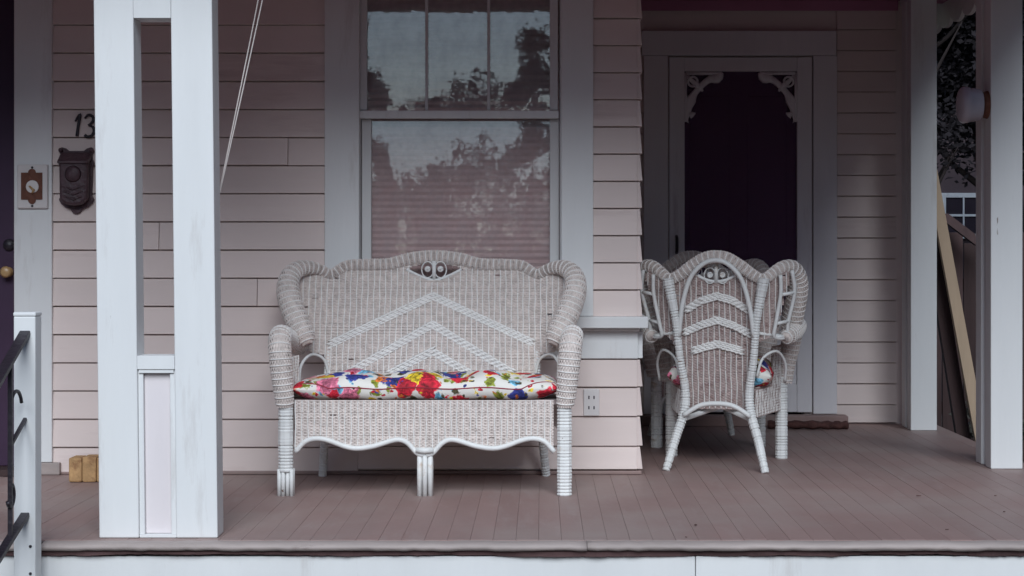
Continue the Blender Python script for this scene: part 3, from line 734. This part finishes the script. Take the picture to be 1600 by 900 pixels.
SB, SF = 7.47 / F, 6.95 / F
bx = lambda p: abs(p - 672) * SB
bz = lambda p: EYE - (p - 395) * SB
fz = lambda p: EYE - (p - 395) * SF
fx = lambda p: abs(p - 664) * SF
settee_cfg = dict(yb=.12, lean=.33, wrap=.45, xw=.45, z0=.39,
    tx=[0, .09, .18, .30, .40, .455, .50, .56, .61, .66], tz=[.965, .955, .937, .932, .925, .895, .915, .925, .90, .82],
    sz=[.38, .46, .50, .54, .56, .60, .70, .86, .95], sx=[.44, .45, .45, .47, .55, .54, .57, .62, .62],
    eye=(.12, bz(439), bz(409)), ezm=bz(421), eyep=1.4, ez_sym=True,
    chev=[[(-bx(512), bz(538)), (0, bz(463)), (bx(828), bz(535))], [(-bx(541), bz(582)), (0, bz(507)), (bx(795), bz(580))], [(-bx(602), bz(585)), (0, bz(548)), (bx(737), bz(585))]],
    crest=[(0, bz(401), 0, .026), (bx(633), bz(405), 0, .026), (bx(600), bz(413), 0, .024), (bx(560), bz(414), 0, .023), (bx(532), bz(416), 0, .021), (bx(510), bz(429), 0, .019), (bx(490), bz(420), -.01, .022), (bx(466), bz(419), -.03, .032), (bx(452), bz(432), -.05, .040), (bx(451), bz(455), -.075, .046), (bx(461), bz(485), -.10, .048), (bx(474), bz(512), -.12, .047), (bx(482), bz(527), -.13, .040), (bx(486), bz(535), -.135, .016)],
    arm=[(.565, .185, .57, .010), (.57, .16, .575, .036), (.59, .02, .61, .040), (.597, -.14, .637, .040), (.592, -.235, .634, .042), (.586, -.285, .60, .043), (.580, -.298, .53, .042), (.572, -.298, .45, .039), (.566, -.295, .385, .035), (.565, -.292, .36, .031)],
    side_y=(-.27, .20), side_x=(.555, .50), side_t=.56, seat=.385, hoop=[(.55, .02, .40), (.545, .03, .50), (.51, .10, .545), (.46, .14, .52), (.44, .15, .44)],
    post=[(.49, .32, 0, .019), (.475, .27, .15, .019), (.455, .2, .33, .018), (.45, .165, .45, .016), (.45, .19, .56, .014)], ladder=None,
    apron=[(fx(676), fz(708)), (fx(690), fz(693)), (fx(703), fz(687)), (fx(718), fz(689)), (fx(744), fz(697)), (fx(770), fz(700.5)), (fx(790), fz(697)), (fx(813), fz(688.5)), (fx(833), fz(685)), (fx(851), fz(690)), (fx(866), fz(706))],
    yf=-.30, mid_leg=True, leg_x=fx(446), leg_r=.031, split=(fz(733), 0), back_low=0)
settee_cfg['apron'] = [(0, fz(711))] + settee_cfg['apron']
SX = (664 - 845) * SF
settee = make_seat('wicker_settee', settee_cfg); settee.location = (SX, 7.25, 0)
tag(settee, 'white wicker settee with scrolled wings and chevron back against the window wall', 'settee')
cushion('seat_cushion', .532, -.31, .115, .102, [(-.62, -.35), (-.2, -.3), (.22, -.35), (.66, -.3), (-.42, .4), (0, .4), (.44, .4)], (SX + .0, 7.25, .387), 0, 'long floral tufted cushion on the white wicker settee', None, 2)

CB = 7.74 / F
hx = lambda p: abs(p - 1127) * CB
hz = lambda p: EYE - (p - 395) * CB
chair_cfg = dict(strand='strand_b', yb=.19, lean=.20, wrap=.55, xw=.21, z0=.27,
    tx=[0, .07, .14, .20, .235, .27, .31, .36], tz=[.965, .945, .905, .865, .875, .905, .915, .85],
    sz=[.25, .36, .50, .57, .62, .72, .86, .93], sx=[.15, .15, .165, .19, .27, .29, .33, .34],
    eye=(.085, hz(440), hz(411)), ezm=hz(430), eyep=2.0, ez_sym=False,
    chev=[[(-.135, hz(484)), (-.07, hz(470)), (0, hz(463)), (.07, hz(470)), (.135, hz(484))], [(-.145, hz(522)), (-.07, hz(509)), (0, hz(501)), (.07, hz(508)), (.145, hz(520))], [(-.105, hz(549)), (-.05, hz(544)), (0, hz(539)), (.05, hz(543)), (.105, hz(549))]],
    crest=[(0, hz(401), 0, .026), (.05, hz(404), 0, .026), (.11, hz(416), 0, .025), (.17, hz(431), 0, .023), (.21, hz(436), 0, .021), (.245, hz(428), -.01, .022), (.29, hz(418), -.03, .026), (.335, hz(420), -.06, .034), (.355, hz(440), -.09, .042), (.345, hz(470), -.12, .046), (.325, hz(500), -.15, .046), (.31, hz(518), -.165, .036), (.305, hz(526), -.17, .016)],
    arm=[(.30, .185, .59, .010), (.31, .16, .60, .034), (.335, .04, .62, .038), (.34, -.10, .635, .042), (.33, -.19, .63, .044), (.315, -.235, .595, .044), (.30, -.25, .52, .042), (.285, -.25, .44, .038), (.275, -.247, .36, .034)],
    side_y=(-.23, .21), side_x=(.262, .165), side_t=.55, seat=.365, hoop=[(.29, .0, .38), (.295, .05, .47), (.26, .12, .53), (.20, .18, .50), (.175, .2, .42)],
    post=[(.222, .33, 0, .018), (.185, .265, .14, .021), (.150, .235, .26, .023), (.145, .235, .36, .020), (.165, .265, .50, .018), (.182, .30, .68, .018), (.215, .318, .865, .027)],
    ladder=[[(.335, .25, .90), (.345, .22, .80), (.315, .19, .67), (.305, .17, .60)], [(.285, .275, .88), (.285, .26, .79), (.262, .24, .66), (.255, .22, .60)]],
    apron=[(0, .285), (.08, .265), (.16, .27), (.22, .255), (.25, .21)], yf=-.25, mid_leg=False, leg_x=.262, leg_r=.030, split=(0, 0), back_low=.15)
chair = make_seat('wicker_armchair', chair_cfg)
arch = MB().tube(spline([(-.168, .292, .60), (-.15, .312, .74), (-.115, .325, .86), (-.06, .335, .925), (0, .337, .945), (.06, .335, .925), (.115, .325, .86), (.15, .312, .74), (.168, .292, .60)], 40), .0105, 8).build('back_arch', M['cane'], chair, smooth=True)
def copy_tree(o, parent=None):
    c_ = o.copy(); COL.objects.link(c_); c_.parent = parent
    for ch in o.children: copy_tree(ch, c_)
    return c_
chair2 = copy_tree(chair)
C1 = (X(1124, 7.95) + .02, 8.03, 0); a1 = R(180 - 11)
chair.location = C1; chair.rotation_euler.z = a1
tag(chair, 'white wicker armchair with its back turned to the porch steps, beside the window wall corner', 'armchair', 'wicker armchairs')
C2 = (X(1095, 8.92), 8.93, 0); a2 = R(4)
chair2.location = C2; chair2.rotation_euler.z = a2
tag(chair2, 'shaded white wicker armchair facing the first one, before the screen door', 'armchair', 'wicker armchairs')
tf = [(-.35, -.2), (.35, -.2), (0, .4)]
cushion('seat_cushion', .235, -.25, .17, .125, tf, (C1[0], C1[1], .367), a1, 'floral cushion in the armchair that turns its back', 'armchair cushions', 4)
cushion('seat_cushion', .235, -.25, .17, .125, tf, (C2[0], C2[1], .367), a2, 'floral cushion in the shaded armchair before the screen door', 'armchair cushions', 9)

# a few dead leaves on the floor
for i, (a, b_) in enumerate(((1087, 822), (1072, 841), (1435, 776), (1480, 829), (1555, 776), (1569, 801))):
    yy = 2640.6 / (b_ - 395); m = MB(); rnd = random.Random(i); L_ = rnd.uniform(.006, .012)
    out = [(L_ * math.cos(t) * (1 if math.cos(t) > 0 else .8), L_ * .45 * math.sin(t)) for t in np.linspace(0, 2 * math.pi, 9)[:-1]]
    m.v = [(x_, y_, .003 + 9 * x_ * x_) for x_, y_ in out] + [(x_, y_, .0045 + 9 * x_ * x_) for x_, y_ in out]
    m.f = [tuple(range(7, -1, -1)), tuple(range(8, 16))] + [(k, (k + 1) % 8, 8 + (k + 1) % 8, 8 + k) for k in range(8)]
    o = m.build('dead_leaf', M['rug'], None, loc=(X(a, yy), yy, .0005)); o.rotation_euler.z = rnd.uniform(0, 6)
    tag(o, 'tiny curled dark brown dead leaf on the porch floorboards', 'leaf', 'dead leaves on the porch floor')

# ------------------------------------------------------------ newel post with iron handrail at the steps
nw = tag(empty('newel_post', (-1.703, 5.735, GZ)), 'square white newel post at the porch edge', 'post')
boxo('shaft', M['white'], nw, -.036, .036, -.036, .036, 0, 1.318, .004)
boxo('cap', M['white'], nw, -.0375, .0375, -.0375, .0375, 1.3185, 1.332, .004)
for zz in (.56, .47): disc(MB(), .02, -.039, -.0362, zz, .005, 10).build('screw', M['iron'], nw)
hr = tag(empty('handrail', (-1.70, 5.70, GZ)), 'black iron stair handrail fixed to the newel post', 'handrail')
def bar(name, a, b, w_, t_): # local y,z pairs
    (y0, z0), (y1, z1) = a, b; m = MB(); d_ = Vector((0, y1 - y0, z1 - z0)).normalized(); n_ = Vector((0, -d_.z, d_.y)) * (t_ / 2)
    for xx in (-w_ / 2, w_ / 2):
        for p_, s in (((y0, z0), -1), ((y1, z1), -1), ((y1, z1), 1), ((y0, z0), 1)): m.v.append((xx, p_[0] + s * n_.y, p_[1] + s * n_.z))
    m.f = [(0, 1, 2, 3), (7, 6, 5, 4), (0, 4, 5, 1), (1, 5, 6, 2), (2, 6, 7, 3), (3, 7, 4, 0)]
    return m.build(name, M['iron'], hr, bevel=.002)
zf = lambda z: z - GZ
bar('top_rail', (-.002, zf(.715)), (-2.0, zf(-.235)), .034, .016)
bar('lower_rail', (-.002, zf(.115)), (-1.9, zf(-.50) - .0), .028, .016)
for k in range(9):
    y = -.163 - k * .16; bar('baluster', (y, zf(.105 + .32 * y)), (y, zf(.70 + .475 * y)), .014, .014)
bar('bracket', (-.002, zf(.43)), (-.16, zf(.36)), .012, .012)
MB().tube([(0, -.16 + .03 * math.sin(t), zf(.20) + .035 * math.cos(t)) for t in np.linspace(0, 4.2, 14)], .008, 8).build('scroll', M['iron'], hr, smooth=True)
MB().tube([(0, -.1 + .06 * math.cos(t), zf(.47) + .06 * math.sin(t)) for t in np.linspace(.3, 3.6, 14)], .006, 8).build('scroll', M['iron'], hr, smooth=True)

# ------------------------------------------------------------ right-hand yard
# scalloped awning edge along the porch side
aw = tag(empty('scalloped_awning', (2.34, 9.9, 2.33)), 'scalloped pale metal awning edge along the porch roof side', 'awning')
for k in range(12):
    y0 = 1.0 - k * .27
    m = MB(); out = [(0, .16)] + [(.135 - .135 * math.cos(t), -.055 * math.sin(t)) for t in np.linspace(0, math.pi, 12)] + [(.27, .16)]
    m.prism(out, -.012, .012); m.v = [(y, -a + y0, z) for a, y, z in m.v]
    m.build('scallop', M['tin'], aw, bevel=.002)
boxo('hanger_board', M['tin'], aw, -.03, .03, -2.3, 1.0, .161, .20, .002)
# leaning planks
def lean_plank(name, p0, p1, wx, ty, m_, label):
    a, b = Vector(p0), Vector(p1); m = MB(); t = [(0, 0), (wx, 0), (wx, ty), (0, ty)]
    for p_ in (a, b):
        for (dx, dy) in t: m.v.append((p_.x + dx, p_.y + dy, p_.z))
    m.f = [(3, 2, 1, 0), (4, 5, 6, 7), (0, 1, 5, 4), (1, 2, 6, 5), (2, 3, 7, 6), (3, 0, 4, 7)]
    return tag(m.build(name, m_, None, bevel=.003), label, 'plank')
lean_plank('leaning_plank', (2.55, 9.8, GZ), (2.225, 9.98, 1.46), .065, .04, M['plank'], 'tan wooden plank leaning outside the porch floor')
lean_plank('leaning_plank', (2.47, 9.95, GZ), (2.215, 10.05, 1.2), .08, .05, M['oldwood'], 'dark brown plank leaning behind the tan plank')
lean_plank('leaning_plank', (2.72, 10.2, GZ), (2.69, 10.3, .62), .07, .05, M['plank'], 'short upright tan stake outside the porch, behind the leaning planks')
# fence of upright boards
fn = tag(empty('fence', (2.4, 12.6, GZ)), 'dark weathered board fence in the side yard', 'fence')
for k in range(16):
    h_ = 1.62 + .06 * math.sin(k * 2.3); boxo('fence_board', M['oldwood'], fn, -.4 + k * .155, -.4 + k * .155 + .148, 0, .02, 0, h_, .003)
for zz in (.35, 1.25): boxo('rail', M['oldwood'], fn, -.4, 2.1, .021, .06, zz, zz + .09, .003)
lean_plank('fence_brace', (3.1, 12.3, 1.03), (2.83, 12.42, 1.26), .1, .06, M['oldwood'], 'dark diagonal timber above the board fence')['category'] = 'timber'
# neighbour's house with a white window
nh = tag(empty('neighbour_house', (5.3, 22, GZ)), 'dark neighbouring house with a white sash window behind the fence', 'house')
boxo('wall', M['nwall'], nh, -6, 6, .06, 6, 0, 4.2, 0)
rf = MB(); rf.v = [(-6.4, -.5, 4.1), (6.4, -.5, 4.1), (6.4, 3, 6.4), (-6.4, 3, 6.4), (-6.4, 6.5, 4.1), (6.4, 6.5, 4.1)]; rf.f = [(0, 1, 2, 3), (3, 2, 5, 4), (0, 3, 4), (1, 5, 2), (0, 4, 5, 1)]
rf.build('roof', M['roof'], nh)
wn = empty('window', (-.12, 0, zf(1.22)), parent=nh)
boxo('pane', M['dark'], wn, -.02, .44, .02, .058, 0, .46, 0)
for a in ((-.08, -.02, -.06, .52), (.44, .5, -.06, .52), (.195, .215, 0, .46)): boxo('frame', M['white'], wn, a[0], a[1], -.0, .057, a[2], a[3], .003)
for a in ((-.0195, .4395, .461, .52), (-.0195, .4395, -.06, -.001), (-.0195, .4395, .22, .25)): boxo('frame', M['white'], wn, a[0], a[1], .001, .056, a[2], a[3], .003)

def tree(name, base, h, crown, n, leaf, m_, label, group, seed, cat='tree', clumps=26):
    """crown = (rx, ry, z_lo, z_hi) above the base"""
    rnd = random.Random(seed); root = tag(empty(name, base), label, cat, group)
    t = MB(); t.tube([(0, 0, -.05), (.05, .02, h * .3), (-.04, .05, h * .6), (.03, 0, h * .9)], [h * .030, h * .022, h * .015, h * .005], 9)
    for k in range(9):
        a = rnd.uniform(0, 6.28); z0 = h * rnd.uniform(.25, .7); r_ = crown[0] * rnd.uniform(.5, .9)
        t.tube([(0, 0, z0), (math.cos(a) * r_ * .5, math.sin(a) * r_ * .5, z0 + h * .07), (math.cos(a) * r_, math.sin(a) * r_, z0 + h * .17)], [h * .007, h * .004, h * .001], 6)
    t.build('trunk', M['bark'], root, smooth=True)
    c = MB(); cl = []
    for k in range(clumps):
        a = rnd.uniform(0, 6.28); zz = rnd.uniform(crown[2], crown[3]); q_ = (zz - crown[2]) / (crown[3] - crown[2])
        rr = math.sin(math.pi * min(.97, .15 + .8 * q_)) * rnd.uniform(.35, 1)
        cl.append((crown[0] * rr * math.cos(a), crown[1] * rr * math.sin(a), zz, rnd.uniform(.16, .34) * crown[0]))
    for i in range(n):
        x, y, z, r_ = rnd.choice(cl)
        d_ = Vector((rnd.gauss(0, 1), rnd.gauss(0, 1), rnd.gauss(0, .7))).normalized() * r_ * rnd.uniform(.3, 1.1)
        p_ = Vector((x, y, z)) + d_; s = leaf * rnd.uniform(.6, 1.4)
        a_ = Vector((rnd.gauss(0, 1), rnd.gauss(0, 1), rnd.gauss(0, .6))).normalized(); b_ = a_.orthogonal().normalized()
        b_.rotate(Matrix.Rotation(rnd.uniform(0, 6.28), 3, a_)); i0 = len(c.v)
        c.v += [tuple(p_), tuple(p_ + a_ * s * .5 + b_ * s * .28), tuple(p_ + a_ * s), tuple(p_ + a_ * s * .5 - b_ * s * .28)]
        c.f.append((i0, i0 + 1, i0 + 2, i0 + 3))
    c.build('crown', m_, root); return root
yard = [('dark evergreen tree with drooping foliage between the porch posts', (4.1, 15.2, GZ), 5.6, (1.5, 1.4, 2.5, 5.6), 34000, .065),
        ('tall dark evergreen tree behind the neighbouring fence', (5.6, 17.8, GZ), 6.6, (1.9, 1.6, 3.0, 6.6), 24000, .09),
        ('dark evergreen tree close to the back corner of the porch', (3.0, 14.6, GZ), 5.0, (1.0, 1.0, 2.5, 5.0), 18000, .06)]
for i, (lb, b_, h_, cr_, n_, lf) in enumerate(yard): tree('evergreen_tree', b_, h_, cr_, n_, lf, M['leaf_dark'], lb, 'evergreens in the side yard', 20 + i, clumps=44)
for i, (xx, yy) in enumerate(((2.5, 9.2), (2.75, 10.6), (2.55, 8.4))):
    tree('low_shrub', (xx, yy, GZ), .5, (.28, .28, .1, .62), 700, .05, M['leaf'], ['low green shrub beside the porch floor edge', 'low green shrub at the foot of the leaning planks', 'low green shrub by the nearer right porch post'][i], 'shrubs beside the porch', 40 + i, 'shrub', 12)
# trees across the street: they show in the window panes
for i, (xx, yy, h_, r_) in enumerate(((-5.6, -18, 6.0, 1.5), (-3.5, -19, 5.2, 1.1), (-1.9, -20, 4.7, 1.1), (-.2, -18.5, 5.7, 1.0), (1.6, -19, 6.3, 1.5), (4.4, -18, 6.0, 1.6), (-9, -20, 6.5, 2))):
    tree('street_tree', (xx, yy, GZ), h_, (r_, r_, .3, h_), 10000, .10, M['leaf'], 'leafy tree across the street, mirrored in the window', 'trees across the street', 60 + i, clumps=30)
row = [(-7.2 - 4.2 * k, -21 + 1.6 * k + (k % 2) * 1.5, 9.5 + (k * 37 % 5) * .6, 3.3) for k in range(9)] + [(4.6 + 4.2 * k, -21 + 1.6 * k + (k % 2) * 1.5, 9.5 + (k * 29 % 5) * .6, 3.3) for k in range(8)]  # unseen trees added to block low sky and darken the upper porch
for i, (xx, yy, h_, r_) in enumerate(row):
    tree('added_shade_tree', (xx, yy, GZ), h_, (r_, r_, .8, h_), 3600, .6, M['leaf'], 'unseen tall broad tree added across the street to block low sky', 'added sky-blocking trees across the street', 80 + i, clumps=46)
side_trees = [(6.2, 12.2, 7.5), (6.8, 9.0, 8), (7.4, 5.6, 8), (8.4, 2.0, 8.5), (10.5, -2.5, 8.5), (-9.5, 8.5, 7.5), (-9.8, 4.8, 8), (-11, .8, 8.5)]  # unseen trees added at both sides to keep sky light out
for i, (xx, yy, h_) in enumerate(side_trees):
    tree('added_side_tree', (xx, yy, GZ), h_, (2.0, 2.0, .5, h_), 9000, .28, M['leaf_dark'], 'unseen dense dark tree added beside the lot to block side light', 'added light-blocking trees beside the lot', 120 + i, clumps=60)
hg = tag(empty('hedge', (-2, -24, GZ)), 'tall uneven leafy hedge added across the street for the window reflection', 'hedge')  # added as a dark backdrop so the panes reflect less low sky
rnd = random.Random(5); c = MB()
for i in range(26000):
    xx = rnd.uniform(-8, 8); tz = 4.55 + .55 * math.sin(xx * 1.3 + 1) + .3 * math.sin(xx * 3.1) + .12 * math.sin(xx * 11) + .25 * abs(xx - .3) ** .8; zz = tz * rnd.random() ** .6 + rnd.gauss(0, .12)
    p_ = Vector((xx, rnd.gauss(0, .4), zz)); a_ = Vector((rnd.gauss(0, 1), rnd.gauss(0, 1), rnd.gauss(0, 1))).normalized(); b_ = a_.orthogonal().normalized(); s = .16 * rnd.uniform(.5, 1.4); i0 = len(c.v)
    c.v += [tuple(p_), tuple(p_ + a_ * s * .5 + b_ * s * .3), tuple(p_ + a_ * s), tuple(p_ + a_ * s * .5 - b_ * s * .3)]; c.f.append((i0, i0 + 1, i0 + 2, i0 + 3))
c.build('foliage', M['leaf'], hg)
for k in range(9): MB().tube([(-7 + 1.75 * k, 0, -.05), (-6.9 + 1.75 * k, .1, 2.8)], [.07, .02], 7).build('stem', M['bark'], hg)
